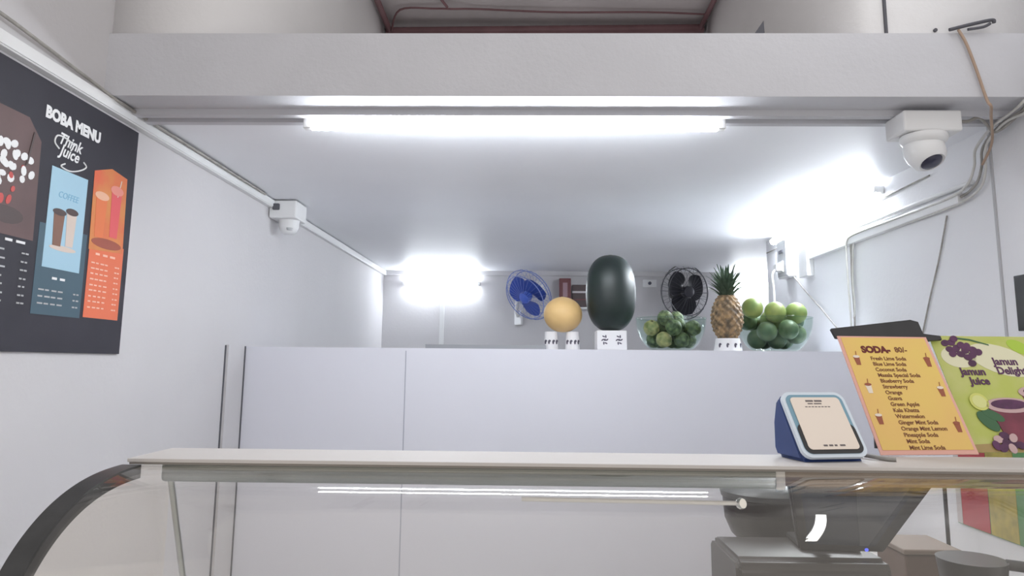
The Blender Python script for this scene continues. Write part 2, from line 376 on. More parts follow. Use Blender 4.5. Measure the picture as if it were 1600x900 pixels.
# ------------------------------------------------------------------ fans on the back wall
def fan(loc, rot, blade_col, cage_col, label, tilt, grill=28):
    t = empty('wall_fan', loc, (0, 0, rot), label, 'fan')
    BL = mat('fan_blade', blade_col, .35); CG = mat('fan_cage', cage_col, .4)
    Mx = Matrix.Rotation(tilt, 4, 'X') @ Matrix.Rotation(math.pi/2, 4, 'X')   # local z -> -y (front)
    R = .205
    for (z, rr) in ((.045, R*.86), (0, R), (-.05, R*.86)):
        bm = bmesh.new(); tube(bm, [Mx @ Vector((rr*math.cos(a*math.pi/20), rr*math.sin(a*math.pi/20), z)) for a in range(41)], .0035, 6, False)
        link('cage_ring', bm, CG, t, True)
    bm = bmesh.new()
    for k in range(grill):
        a = 2*math.pi*k/grill; c, s = math.cos(a), math.sin(a)
        tube(bm, [Mx @ Vector((q*c, q*s, z)) for q, z in ((.045, .062), (R*.6, .058), (R*.86, .045), (R, 0), (R*.86, -.05), (.06, -.065))], .0012, 4)
    link('cage_wires', bm, CG, t)
    for k in range(3):
        bm = bmesh.new(); n = 12; a0 = 2*math.pi*k/3+.4; g = []
        for i in range(n+1):
            q = .03+(R*.83-.03)*i/n; wd = .50+.85*math.sin(math.pi*min(1, (i+1)/(n*1.12)))
            row = []
            for j in range(7):
                a = a0+(j/6-.5)*wd*1.5
                row.append(Mx @ Vector((q*math.cos(a), q*math.sin(a), .004+(j/6-.5)*.035)))
            g.append(row)
        V = [[bm.verts.new(p) for p in row] for row in g]
        for i in range(n):
            for j in range(6): bm.faces.new((V[i][j], V[i][j+1], V[i+1][j+1], V[i+1][j]))
        geo = bmesh.ops.solidify(bm, geom=list(bm.faces), thickness=.003)
        link('blade', bm, BL, t, True)
    LT('hub', [(0, .066), (.02, .066), (.042, .058), (.046, .04), (.036, -.005), (0, -.005)], BL, t, 30, Mx)
    LT('motor', [(0, -.06), (.055, -.06), (.062, -.075), (.06, -.13), (.04, -.15), (0, -.152)], WHITEP if blade_col[2] > .2 else BLACKP, t, 30, Mx)
    return t
def bracket(t, pts):
    TB('bracket', pts, .016, WHITEP, t, 10)
    p = pts[-1]; BX('wall_plate', (p[0]-.045, p[1]-.012, p[2]-.07), (p[0]+.045, p[1]+.006, p[2]+.04), WHITEP, t, .004)
rz = math.radians(-44)
f1 = fan((-.035, 5.40, 2.005), rz, (.05, .11, .50), (.20, .26, .55), 'blue wall fan turned sideways on the back wall', math.radians(30))
inv = Matrix.Rotation(-rz, 3, 'Z')
bracket(f1, [inv @ Vector(v) for v in ((-.08, .10, -.02), (-.09, .16, -.10), (-.08, .268, -.14))])
rz2 = math.radians(24)
f2 = fan((1.135, 5.38, 2.035), rz2, (.018, .018, .026), (.07, .07, .08), 'black wall fan facing forward on the back wall', math.radians(4))
inv = Matrix.Rotation(-rz2, 3, 'Z')
bracket(f2, [inv @ Vector(v) for v in ((.03, .14, -.02), (.03, .2, -.10), (.03, .288, -.14))])

# small shelf things on the back wall
o = BX('wall_shelf', (.19, 5.56, 1.918), (.46, 5.68, 1.93), WHITEP); tag(o, 'small white ledge on the back wall holding dark packets', 'shelf')
RED = mat('maroon_card', (.14, .03, .035), .5); DKB = mat('dark_brown_card', (.06, .035, .035), .5); PALE = mat('pale_card', (.62, .58, .58), .6)
t = empty('packet', (.25, 5.60, 1.93), label='tall maroon packet with pale window on the back ledge', cat='packet')
BX('carton', (-.045, -.03, 0), (.045, .03, .225), RED, t, .003)
BX('pale_window', (-.018, -.0315, .08), (.018, -.0302, .19), mat('mauve_print', (.36, .22, .25), .5), t)
t = empty('packet', (.375, 5.60, 1.93), label='dark brown packet with pale bands beside the maroon packet', cat='packet')
BX('carton', (-.07, -.03, 0), (.07, .03, .175), DKB, t, .003)
BX('pale_band', (-.07, -.0315, .11), (.07, -.0302, .125), PALE, t); BX('pale_band', (-.07, -.0315, .055), (.07, -.0302, .063), RED, t)
t = empty('wall_socket', (.915, 5.67, 2.13), label='small white socket on the back wall between watermelon and black fan', cat='socket')
BX('plate', (-.05, -.004, -.03), (.06, .01, .03), WHITEP, t, .003)
LT('plug_pin', [(0, 0), (.013, 0), (.013, .015), (0, .015)], GROOVE, t, 16, Matrix.Translation((.005, -.004, 0)) @ Matrix.Rotation(math.pi/2, 4, 'X'))

# ------------------------------------------------------------------ things on the divider
T = 1.5605
t = empty('steel_tray', (-.19, 3.08, 1.556), label='long flat steel tray lying on the divider left of the melon', cat='tray')
TRM = mat('dull_tray_metal', (.30, .31, .33), .4, metal=.3)
BX('tray_base', (-.245, -.11, 0), (.24, .14, .004), TRM, t)
for (a, b) in (((-.25, -.115, 0), (.245, -.109, .016)), ((-.25, .139, 0), (.245, .145, .016)), ((-.25, -.109, 0), (-.244, .139, .016)), ((.239, -.109, 0), (.245, .139, .016))):
    BX('tray_rim', a, b, TRM, t)
T = 1.556
CUPP = mat('white_cup_paper', (.82, .81, .82), .55); INK = mat('black_print', (.10, .09, .12), .6)
def stand(x, y, w, h, label, seed, square=False):
    random.seed(seed)
    t = empty('paper_cup_stand', (x, y, T), label=label, cat='cup')
    if square:
        BX('cup_body', (-w/2, -w/2, 0), (w/2, w/2, h), CUPP, t, .004)
        for cx in (-w*.24, w*.24):
            bm = bmesh.new()
            for k in range(6):
                a = k*1.05; poly(bm, ell(cx+.009*math.cos(a), h*.52+.016*math.sin(a), .007, .003, 10, rot=a+.6), -w/2-.0008, -w/2+.0005)
            poly(bm, ell(cx, h*.52, .005, .005, 10), -w/2-.0008, -w/2+.0005)
            link('flower_print', bm, INK, t)
    else:
        LT('cup_body', [(0, 0), (w*.5, 0), (w*.5, .004), (w*.42, h), (0, h)], CUPP, t, 32)
        bm = bmesh.new()
        for k in range(4):
            a = -math.pi/2+(k-1.5)*.6; rr = w*.46
            Mk = Matrix.Translation((rr*math.cos(a), rr*math.sin(a), h*.42)) @ Matrix.Rotation(a+math.pi/2, 4, 'Z')
            poly(bm, ell(0, 0, .004, .009, 10), -.003, .001, Mk); poly(bm, ell(.004, .006, .003, .005, 8, rot=.7), -.003, .001, Mk)
        link('print', bm, INK, t)
    return t
stand(.078, 3.10, .062, .077, 'left printed white paper cup under the yellow melon', 1)
stand(.170, 3.10, .062, .077, 'right printed white paper cup under the yellow melon', 2)
stand(.332, 3.10, .125, .082, 'square white block with dark flower print under the watermelon', 3, True)
stand(.812, 3.030, .115, .052, 'low white cup under the pineapple', 4)

def fruit_mesh(rx, rz, n=24, bump=0, pw=2.0, freq=20, seed=0):
    bm = bmesh.new(); prof = []
    for k in range(n+1):
        a = math.pi*k/n; s, c = math.sin(a), math.cos(a)
        prof.append((rx*abs(s)**(2/pw), -rz*math.copysign(abs(c)**(2/pw), c)))
    prof[0] = (0, -rz); prof[-1] = (0, rz)
    lathe(bm, prof, n*2)
    if bump:
        for v in bm.verts:
            d = noise.noise(Vector(v.co)*freq+Vector((seed, 0, 0)))
            v.co *= 1+bump*d
    return bm
# yellow melon resting on the two cups
MELON = mat('melon_skin', (.74, .50, .22), .5, col2=(.70, .47, .20), nscale=14, bump=.15, bscale=60)
t = empty('yellow_melon', (.128, 3.10, T+.077), label='round yellow melon on two white paper cups', cat='melon')
bm = fruit_mesh(.083, .076, 26, .03, freq=6)
for v in bm.verts: v.co.z += .074
link('melon_skin', bm, MELON, t, True)
LT('stem_scar', [(0, .004), (.006, .003), (.008, 0), (0, 0)], mat('scar', (.35, .25, .1), .8), t, 14, Matrix.Translation((0, 0, .148)))
# watermelon
WM = mat('watermelon_skin', (.010, .022, .018), .42, col2=(.010, .018, .018), nscale=9, bump=.05)
t = empty('watermelon', (.335, 3.10, T+.082), label='tall dark green watermelon standing on end on a white block', cat='watermelon')
bm = fruit_mesh(.107, .165, 30, .012, 2.45, 4)
for v in bm.verts: v.co.z += .163
link('rind', bm, WM, t, True)
LT('stem_scar', [(0, .004), (.008, .003), (.010, 0), (0, 0)], mat('dry_scar', (.12, .10, .05), .8), t, 14, Matrix.Translation((0, 0, .326)))
# pineapple
def pineapple(loc):
    t = empty('pineapple', loc, label='ripe brown pineapple with green crown standing on a white cup', cat='pineapple')
    H, R = .180, .068; nz, nt = 72, 96
    bm = bmesh.new(); rows = []
    for i in range(nz+1):
        h = i/nz; r = R*(math.sin(math.pi*(.10+.80*h)))**.55*(1-.12*h)*(1 if 0 < i < nz else .8)
        row = []
        for k in range(nt):
            a = k/nt; u = a*12; v = h*11
            d = abs(((u+v*.5) % 1)-.5)+abs(((u-v*.5) % 1)-.5)     # spiral eyes
            row.append(bm.verts.new(((r+.011*(.5-d))*math.cos(2*math.pi*a), (r+.011*(.5-d))*math.sin(2*math.pi*a), h*H)))
        rows.append(row)
    for i in range(nz):
        for k in range(nt): bm.faces.new((rows[i][k], rows[i][(k+1) % nt], rows[i+1][(k+1) % nt], rows[i+1][k]))
    bm.faces.new(rows[0][::-1]); bm.faces.new(rows[-1])
    PM = mat('pineapple_rind', (.36, .235, .12), .6, col2=(.10, .075, .05), nscale=45, bump=.5, bscale=120)
    link('body', bm, PM, t)
    LF = mat('pineapple_leaf', (.17, .23, .16), .6, col2=(.07, .11, .075), nscale=30)
    random.seed(5)
    for k in range(58):
        lv = k/58; a = k*2.4; L = .050+.052*lv+random.uniform(-.008, .008); out = .80*(1-lv)**.8+.16
        bm = bmesh.new(); pv = None; n = 7
        base = Vector((.018*(1-lv*.6)*math.cos(a), .018*(1-lv*.6)*math.sin(a), H-.008+.045*lv))
        dr = Vector((math.cos(a), math.sin(a), 0)); sd = Vector((-math.sin(a), math.cos(a), 0))
        rowsl = []
        for i in range(n+1):
            s = i/n; w = .0115*(1-s)**.6+.0004
            p = base+dr*(L*out*(s+.35*s*s))+Vector((0, 0, L*(s*(1.05-.35*out*s))))
            rowsl.append((p-sd*w+dr*.002, p-dr*.0015-Vector((0, 0, .001)), p+sd*w+dr*.002))
        V = [[bm.verts.new(q) for q in rw] for rw in rowsl]
        for i in range(n):
            for j in range(2): bm.faces.new((V[i][j], V[i][j+1], V[i+1][j+1], V[i+1][j]))
        bmesh.ops.solidify(bm, geom=list(bm.faces), thickness=.0012)
        link('crown_leaf', bm, LF, t)
pineapple((.812, 3.030, T+.052))

# bowls of fruit
def bowl(loc, R, H, label):
    t = empty('glass_bowl', loc, label=label, cat='bowl')
    pts = []
    for k in range(15):
        s = k/14; pts.append((R*(.56+.44*math.sin(s*math.pi/2)**.8), .006+(H-.006)*s**1.25))
    prof = [(0, 0), (R*.52, 0)]+pts+[(r-.004, z) for r, z in reversed(pts)]
    prof[-1] = (R*.54, .010); prof.append((0, .008))
    LT('bowl_wall', prof, BOWLG, t, 56)
    bm = bmesh.new(); tube(bm, [((R-.002)*math.cos(a*math.pi/28), (R-.002)*math.sin(a*math.pi/28), H) for a in range(57)], .003, 8, False)
    link('rim', bm, BOWLG, t, True)
    return t
bowl((.596, 3.13, T), .150, .140, 'round glass bowl of rough dark green fruit beside the watermelon')
bowl((1.045, 3.15, T), .160, .146, 'round glass bowl heaped with smooth green fruit beside the pineapple')
def relax(P, rs, R, H, it=400):
    P = [Vector(p) for p in P]
    def lim(z):
        b = min(1, max(0, (z-.006)/(H-.006)))**(1/1.25)
        return R*(.56+.44*math.sin(b*math.pi/2)**.8)
    for _ in range(it):
        for i in range(len(P)): P[i].z -= .0006
        for i in range(len(P)):
            for j in range(i):
                d = P[i]-P[j]; g = rs[i]+rs[j]+.004-d.length
                if g > 0:
                    d = d.normalized()*g*.5; P[i] += d; P[j] -= d
        for i, p in enumerate(P):
            p.z = max(p.z, rs[i]+.012)
            m = min(lim(p.z-rs[i]*.6)+.0*rs[i], lim(p.z))-rs[i]-.004
            if p.z > H+rs[i]*.3: m = max(m, R-rs[i]*.9)
            h = math.hypot(p.x, p.y)
            if h > m: p.x *= m/h; p.y *= m/h
    return P
def round_fruit(loc, r, m, name, label, group, bump=.02, freq=14, stem=True, rz=1.0, pw=2):
    t = empty(name, loc, (random.uniform(-.5, .5), random.uniform(-.5, .5), random.uniform(0, 6)), label, 'fruit', group)
    link('skin', fruit_mesh(r, r*rz, 24 if freq > 20 else 16, bump, pw, freq, random.random()*50), m, t, True)
    if stem: LT('stem_end', [(0, .003), (.004, .002), (.006, -.002), (0, -.002)], STEMM, t, 10, Matrix.Translation((0, 0, r*rz*.99)))
    return t
STEMM = mat('stem_end', (.12, .10, .04), .8)
ROUGH = mat('rough_green_skin', (.16, .22, .09), .6, col2=(.028, .052, .022), nscale=55, bump=1.0, bscale=90)
YROUGH = mat('yellow_green_skin', (.52, .45, .20), .55, col2=(.17, .21, .07), nscale=30, bump=.5, bscale=70)
PALEG = mat('pale_green_skin', (.27, .32, .09), .5, col2=(.12, .20, .05), nscale=12, bump=.1)
DEEPG = mat('deep_green_skin', (.11, .155, .07), .5, col2=(.05, .10, .045), nscale=26, bump=.3)
random.seed(3)
LB, RBW = (.596, 3.13), (1.045, 3.15)
P0 = [(.055*math.cos(a), .055*math.sin(a), .05) for a in (0, 1.26, 2.5, 3.8, 5.0)]+[(.095*math.cos(a+.3), .095*math.sin(a+.3), .10) for a in (0, .9, 1.8, 2.7, 3.6, 4.5, 5.4)]+[(0, 0, .12)]
P0 += [(.05, .03, .17), (-.06, .02, .16), (-.01, -.06, .17)]
rs = [.0345]*len(P0)
PF = relax(P0, rs, .150, .140)
left = min(range(len(PF)), key=lambda i: PF[i].x-PF[i].z*.5+PF[i].y*.4)
low_left = min([i for i in range(len(PF)) if i != left], key=lambda i: PF[i].x+PF[i].z+PF[i].y*.6)
for i, p in enumerate(PF):
    m = YROUGH if i in (left, low_left) else ROUGH
    lab = 'rough dark green fruit low down inside the left bowl' if p.z < .07 else 'rough dark green fruit heaped near the rim of the left bowl'
    if i == left: lab = 'yellowish rough fruit high at the left rim of the left bowl'
    if i == low_left: lab = 'yellowish rough fruit low at the left side of the left bowl'
    round_fruit((LB[0]+p.x, LB[1]+p.y, T+p.z), rs[i]*.97, m, 'green_fruit', lab, 'rough fruit in the left bowl', .10, 95)
P0 = [(.05*math.cos(a), .05*math.sin(a), .06) for a in (.5, 2.0, 3.6, 5.2)]+[(.105*math.cos(a), .105*math.sin(a), .13) for a in (.1, 1.15, 2.2, 3.25, 4.2, 5.2)]+[(-.09, -.01, .22), (-.03, -.06, .22), (.045, -.055, .22), (.0, .04, .25), (.10, .0, .21)]
rs = [.0425]*10+[.045, .045, .046, .047, .049]
PF = relax(P0, rs, .160, .146)
right = max(range(10, len(PF)), key=lambda i: PF[i].x)
for i, p in enumerate(PF):
    if i < 10:
        lab = 'deep green fruit low down inside the right bowl' if i < 4 else 'deep green fruit in the middle layer of the right bowl'
        round_fruit((RBW[0]+p.x, RBW[1]+p.y, T+p.z), rs[i]*.985, DEEPG, 'green_fruit', lab, 'smooth fruit in the right bowl', .02)
    else:
        lab = 'dark green fruit at the right rim of the right bowl' if i == right else 'pale green fruit topping the heap in the right bowl'
        round_fruit((RBW[0]+p.x, RBW[1]+p.y, T+p.z), rs[i]*.985, DEEPG if i == right else PALEG, 'green_fruit', lab, 'fruit topping the right bowl', .02)

# ------------------------------------------------------------------ boba menu on the left wall
t = empty('menu_poster', (LW+.0035, 1.45, 1.515), (0, 0, math.pi/2), 'large dark grey BOBA MENU poster on the left wall', 'poster')
yo = 1.45
DG = mat('poster_charcoal', (.030, .028, .038), .6, spec=.3, nz=.1); TXT = mat('poster_white_ink', (.82, .82, .82), .6)
BX('board', (-.09, -.003, 0), (.606, .003, .656), DG, t)
def fr(y): return y-yo
e = -.0036
BRN = mat('poster_brown', (.105, .052, .048), .55, nz=.2, nscale=10); TEAL = mat('poster_teal', (.040, .085, .115), .55)
ORG = mat('poster_orange', (.72, .155, .065), .55); SKY = mat('poster_sky_blue', (.36, .56, .68), .55); AMB = mat('poster_amber', (.62, .25, .06), .55, col2=(.66, .12, .05), nscale=9)
PL('brown_panel', [(fr(1.45), .26), (fr(1.655), .26), (fr(1.648), .50), (fr(1.60), .545), (fr(1.45), .545)], e, e+.0005, BRN, t)
BX('teal_panel', (fr(1.672), e, .090), (fr(1.858), e+.0005, .31), TEAL, t)
BX('orange_panel', (fr(1.872), e, .094), (fr(2.031), e+.0005, .30), ORG, t)
BX('blue_picture', (fr(1.694), e-.0004, .205), (fr(1.838), e+.0001, .455), SKY, t)
PL('orange_picture', [(fr(1.868), .275), (fr(2.026), .285), (fr(2.017), .503), (fr(1.94), .513), (fr(1.862), .488)], e-.0005, e-.0001, AMB, t)
text('title', 'BOBA MENU', .040, TXT, t, fr(1.652), .567, e, sx=.98, bold=.0022)
text('logo', 'Think\n Juice', .042, TXT, t, fr(1.705), .518, e, shear=.35, bold=.0008, sx=.95, line=.66, rot=-.04)
bm = bmesh.new()
tube(bm, [(fr(1.712), e, .503), (fr(1.694), e, .515), (fr(1.702), e, .534), (fr(1.735), e, .536), (fr(1.77), e, .528)], .0022, 6)
tube(bm, [(fr(1.74), e, .472), (fr(1.726), e, .462), (fr(1.76), e, .458), (fr(1.80), e, .470), (fr(1.825), e, .486), (fr(1.812), e, .496)], .0020, 6)
link('logo_swash', bm, TXT, t, True)
BROWN = mat('tea_brown', (.19, .085, .05), .5); DKBR = mat('tea_dark', (.05, .025, .022), .5); FOAM = mat('picture_foam', (.66, .55, .48), .6); REDF = mat('picture_red', (.50, .05, .04), .5)
text('picture_caption', 'COFFEE', .023, mat('caption_blue', (.17, .38, .55), .5), t, fr(1.766), .384, e-.0006, 'CENTER', .2)
def glasspic(x, z, w, h, m, top):
    PL('drink_picture', [(x-w/2, z+h), (x+w/2, z+h), (x+w*.36, z), (x-w*.36, z)], e-.0010, e-.0005, m, t)
    PL('drink_topping', ell(x, z+h, w*.62, h*.10, 18), e-.0014, e-.0010, top, t)
glasspic(fr(1.738), .262, .042, .085, BROWN, DKBR); glasspic(fr(1.786), .266, .040, .090, FOAM, DKBR)
PL('picture_shadow', ell(fr(1.764), .258, .052, .007, 20), e-.0008, e-.0004, FOAM, t)
glasspic(fr(1.905), .312, .052, .115, mat('amber_drink', (.70, .17, .05), .5), mat('drink_rim', (.75, .42, .28), .5)); glasspic(fr(1.972), .322, .050, .135, mat('pink_drink', (.68, .09, .10), .5), mat('drink_rim_pink', (.72, .25, .2), .5))
PL('drink_straw', [(fr(1.975), .44), (fr(1.979), .44), (fr(1.992), .49), (fr(1.988), .49)], e-.0012, e-.0008, FOAM, t)
PL('picture_shadow', ell(fr(1.945), .300, .070, .014, 20), e-.0012, e-.0008, mat('amber_deep', (.30, .06, .03), .5), t)
random.seed(12)
bm = bmesh.new(); bm2 = bmesh.new(); bm3 = bmesh.new()
for k in range(26):
    px, pz = fr(random.uniform(1.475, 1.60)), random.uniform(.335, .425)
    if k % 2 == 0: poly(bm, ell(px, pz, random.uniform(.006, .014), random.uniform(.006, .014), 9, rot=k), e-.0008-.00001*k, e-.0003)
    else: PL('dessert_berry', ell(px, pz, random.uniform(.006, .014), random.uniform(.006, .014), 9, rot=k), e-.0008-.00001*k, e-.0003, REDF, t)
for k in range(14):
    poly(bm, ell(fr(random.uniform(1.50, 1.64)), random.uniform(.40, .47), .012, .009, 10, rot=k), e-.0012-.00001*k, e-.0005)
poly(bm3, [(fr(1.603), .43), (fr(1.609), .43), (fr(1.625), .515), (fr(1.619), .515)], e-.0014, e-.0006)
PL('dessert_plate', ell(fr(1.56), .305, .055, .02, 16), e-.0007, e-.0003, DKBR, t)
link('dessert_foam', bm, TXT, t); bm2.free(); link('dessert_straw', bm3, DKBR, t)
random.seed(2)
def lines(name, x0, x1, zs, m, wide=.6):
    bm = bmesh.new()
    for z in zs:
        dashes(bm, x0, z, (x1-x0)*wide, .0038, e-.0009, 4); dashes(bm, x1-.028, z-.001, .026, .0038, e-.0009, 2)
    link(name, bm, m, t)['kind'] = 'stuff'
GI = mat('poster_grey_ink', (.42, .42, .42), .6); OI = mat('poster_peach_ink', (.85, .50, .38), .6)
lines('price_list', fr(1.47), fr(1.650), [.225, .205, .186, .166, .148, .128, .110], GI)
bm = bmesh.new(); dashes(bm, fr(1.565), .247, .07, .006, e-.0009, 2); link('panel_heading', bm, TXT, t)
lines('price_list', fr(1.690), fr(1.850), [.148, .132, .115], GI)
bm = bmesh.new(); dashes(bm, fr(1.735), .178, .06, .006, e-.0009, 2); link('panel_heading', bm, TXT, t)
lines('price_list', fr(1.885), fr(2.022), [.240, .225, .211, .196, .180, .166, .150, .136, .120], OI)
bm = bmesh.new(); dashes(bm, fr(1.900), .264, .10, .006, e-.0009, 3); link('panel_heading', bm, OI, t)

# ------------------------------------------------------------------ display case
t = empty('display_case', (.37, 1.05, 0), label='curved glass display case with cream top in the foreground', cat='display case')
def q(x, y, z): return (x-.37, y-1.05, z)
CL, CR = -.55, 1.30
BX('top_panel', q(CL, .997, 1.362), q(CR, 1.12, 1.367), TOPM, t, .001)
BX('top_front_lip', q(CL+.003, .998, 1.3592), q(CR, 1.003, 1.362), mat('lip_dark', (.22, .20, .18), .5), t)  # thin dark strip right under the cream top's front edge
# side profile of the front glass: almost flat at the top, bending ever faster to upright
PP = []; yy, zz, N = 1.0, 1.3585, 340
for k in range(N+1):
    if k % 5 == 0: PP.append(Vector((0, yy, zz)))
    ds = .3366/N; th = 8.45*((k+.5)*ds)**1.6
    yy -= math.cos(th)*ds; zz -= math.sin(th)*ds
PP.append(Vector((0, yy-.002, .885)))
bm = bmesh.new(); n0 = None; rows = []
for i, p in enumerate(PP):
    d = (PP[min(i+1, len(PP)-1)]-PP[max(i-1, 0)]).normalized(); nrm = Vector((0, -d.z, d.y))   # points inward
    nrm = Vector((0, d.z*-1, d.y));
    if nrm.z > 0: nrm = -nrm
    rows.append((p, p+nrm*.005))
vs = [[bm.verts.new(q(x, s.y, s.z)) for x in (CL+.004, CR) for s in rr] for rr in rows]
for a, b in zip(vs, vs[1:]):
    bm.faces.new((a[0], a[2], b[2], b[0])); bm.faces.new((a[1], b[1], b[3], a[3]))
    bm.faces.new((a[0], b[0], b[1], a[1])); bm.faces.new((a[2], a[3], b[3], b[2]))
bm.faces.new((vs[0][0], vs[0][1], vs[0][3], vs[0][2])); bm.faces.new((vs[-1][0], vs[-1][2], vs[-1][3], vs[-1][1]))
link('curved_front_glass', bm, CASEG, t, True)
def strip(name, x0, x1, off0, off1, m, k0=0):
    bm = bmesh.new(); vv = []
    for i, (p, pin) in enumerate(rows[k0:]):
        nn = (pin-p).normalized(); a = p+nn*off0; b = p+nn*off1
        vv.append([bm.verts.new(q(x, s.y, s.z)) for x in (x0, x1) for s in (a, b)])
    for a, b in zip(vv, vv[1:]):
        bm.faces.new((a[0], a[2], b[2], b[0])); bm.faces.new((a[1], b[1], b[3], a[3]))
        bm.faces.new((a[0], b[0], b[1], a[1])); bm.faces.new((a[2], a[3], b[3], b[2]))
    bm.faces.new((vv[0][0], vv[0][1], vv[0][3], vv[0][2])); bm.faces.new((vv[-1][0], vv[-1][2], vv[-1][3], vv[-1][1]))
    return link(name, bm, m, t)
strip('black_edge_gasket', CL-.002, CL+.024, -.0015, .016, RUBBER, 2)
# end glass
bm = bmesh.new()
ol = [(p[1].y-1.05, p[1].z) for p in rows]+[(1.10-1.05, .88), (1.10-1.05, 1.358)]
a = [bm.verts.new((CL+.006-.37, y, z)) for y, z in ol]; b = [bm.verts.new((CL+.011-.37, y, z)) for y, z in ol]
bm.faces.new(a); bm.faces.new(b[::-1])
for i in range(len(a)):
    j = (i+1) % len(a); bm.faces.new((a[i], a[j], b[j], b[i]))
link('end_glass', bm, CASEG, t)
BX('lamp_channel', q(-.520, 1.030, 1.331), q(.347, 1.062, 1.3595), STEELG, t, .006, seg=3)
BX('channel_cap', q(.335, 1.028, 1.330), q(.349, 1.064, 1.3605), WHITEP, t, .004)
BX('rear_channel', q(.350, 1.040, 1.334), q(CR, 1.060, 1.3595), TAN, t, .002)
TB('glint_rod', [q(-.014, 1.035, 1.3135), q(.282, 1.035, 1.3115)], .0030, WHITEP, t, 10, False)  # added pale rod standing in for a bright reflected line in the glass
LT('glint_cap', [(0, -.004), (.0065, -.004), (.008, 0), (.0065, .004), (0, .004)], CHROME, t, 20, Matrix.Translation(q(.288, 1.035, 1.3110)) @ Matrix.Rotation(math.pi/2.4, 4, 'X') @ Matrix.Rotation(.5, 4, 'Y'))  # added cap for the rounded end of that reflected line
TB('slanted_post', [q(-.525, 1.072, 1.332), q(-.530, 1.150, 1.16), q(-.530, 1.26, .92)], .0048, STEEL, t, 10, False)
BX('shelf', q(CL+.02, .74, .93), q(CR-.02, 1.10, .936), STEEL, t)
BX('lower_body', q(CL-.01, .66, 0), q(CR+.0, 1.14, .885), STEEL, t, .004)
BX('rear_post', q(CR-.03, 1.09, .885), q(CR, 1.12, 1.36), STEEL, t)

# ------------------------------------------------------------------ things on the case top
CT = 1.3672
NAVY = mat('navy_plastic', (.040, .075, .23), .4, nz=.1, nscale=20); BEZ = mat('pale_blue_bezel', (.70, .78, .86), .35)
CREAM = mat('cream_card', (.86, .76, .66), .5); TEALB = mat('blue_bezel_top', (.20, .36, .46), .4)
# payment speaker: local x right, face leaning back
t = empty('payment_speaker', (.417, 1.070, CT), (0, 0, math.radians(12)), 'blue payment speaker with pale rounded face showing a cream card', 'payment device')
lean = math.radians(34); L = .104
Mf = Matrix.Translation((0, -.030, .004)) @ Matrix.Rotation(-lean, 4, 'X')      # face plane: x, z up along the face
bm = bmesh.new(); poly(bm, rrect(-.0505, .0505, 0, L, .014), -.006, 0, Mf); link('bezel', bm, BEZ, t)
bm = bmesh.new(); poly(bm, rrect(-.0455, .0455, .005, L-.005, .011), -.0068, -.0059, Mf); link('face_border', bm, TEALB, t)
bm = bmesh.new(); poly(bm, rrect(-.0455, .0455, .005, L*.50, .011), -.0073, -.0067, Mf); link('lower_face_border', bm, BLACKP, t)
bm = bmesh.new(); poly(bm, rrect(-.0395, .0395, .011, L-.010, .006), -.0082, -.0072, Mf); link('card', bm, CREAM, t)
bm = bmesh.new()
INK2 = mat('card_ink', (.16, .14, .14), .6)
def addM(b0, a, c): box(b0, a, c, 0, Mf)
for (x, w, z, h) in ((-.016, .012, .0865, .0026), (-.002, .012, .0865, .0026), (-.014, .008, .0825, .0016), (-.004, .012, .0825, .0016)):
    addM(bm, (x, -.0086, z), (x+w, -.0081, z+h))
for k in range(8): addM(bm, (-.020+k*.0052, -.0086, .0775), (-.0165+k*.0052, -.0081, .0787))
for k, w in enumerate((.006, .006, .004, .008)): addM(bm, (-.016+k*.0085, -.0086, .0155), (-.016+k*.0085+w, -.0081, .0180))
link('card_text', bm, INK2, t)
# wedge body behind the face
bm = bmesh.new()
sec = [(-.0295, .000), (-.030+math.sin(lean)*L, .004+math.cos(lean)*L), (.040, .080), (.048, .050), (.048, .012), (.040, 0)]
ax_ = [bm.verts.new((-.049, y, z)) for y, z in sec]; bx_ = [bm.verts.new((.049, y, z)) for y, z in sec]
bm.faces.new(ax_[::-1]); bm.faces.new(bx_)
for i in range(len(sec)):
    j = (i+1) % len(sec); bm.faces.new((ax_[i], ax_[j], bx_[j], bx_[i]))
bmesh.ops.recalc_face_normals(bm, faces=bm.faces)
bmesh.ops.bevel(bm, geom=list(bm.edges), offset=.005, segments=3, affect='EDGES')
link('body', bm, NAVY, t, True)
o = TB('power_cord', [(.468, 1.115, CT+.004), (.487, 1.085, CT+.004), (.500, 1.060, CT+.003), (.512, 1.052, CT+.003)], .003, CABLEG)
tag(o, 'short grey cord lying between the payment speaker and the yellow menu', 'cord')

# yellow soda menu on a black stand
YEL = mat('menu_yellow', (.84, .62, .15), .45, col2=(.84, .54, .17), nscale=6); PINK = mat('menu_pink_edge', (.80, .44, .36), .45)
MBR = mat('menu_brown_ink', (.20, .07, .03), .6); MDR = mat('menu_dark_red', (.14, .015, .015), .6)
t = empty('menu_stand', (.594, 1.118, CT), (0, 0, math.radians(8)), 'yellow SODA menu with pink edge leaning on a black stand', 'menu')
lean2 = math.radians(29)
Mm = Matrix.Translation((0, 0, .002)) @ Matrix.Rotation(-lean2, 4, 'X')
def MP(name, pts, y0, y1, m, tt=None, MM=None):
    bm = bmesh.new(); poly(bm, pts, y0, y1, MM or Mm); return link(name, bm, m, tt or t)
HW, HL = .0790, .204
MP('menu_sheet', [(-HW, 0), (HW, 0), (HW, HL), (-HW, HL)], -.002, 0, PINK)
MP('yellow_field', [(-HW+.005, .007), (HW-.005, .007), (HW-.005, HL-.003), (-HW+.005, HL-.003)], -.0026, -.0019, YEL)
MP('black_backing', [(-HW+.010, .05), (HW-.001, .05), (HW+.001, HL+.032), (HW-.012, HL+.036), (-HW-.004, HL+.016), (-HW-.001, HL-.001), (-HW+.010, HL-.002)], .001, .006, BLACKP)
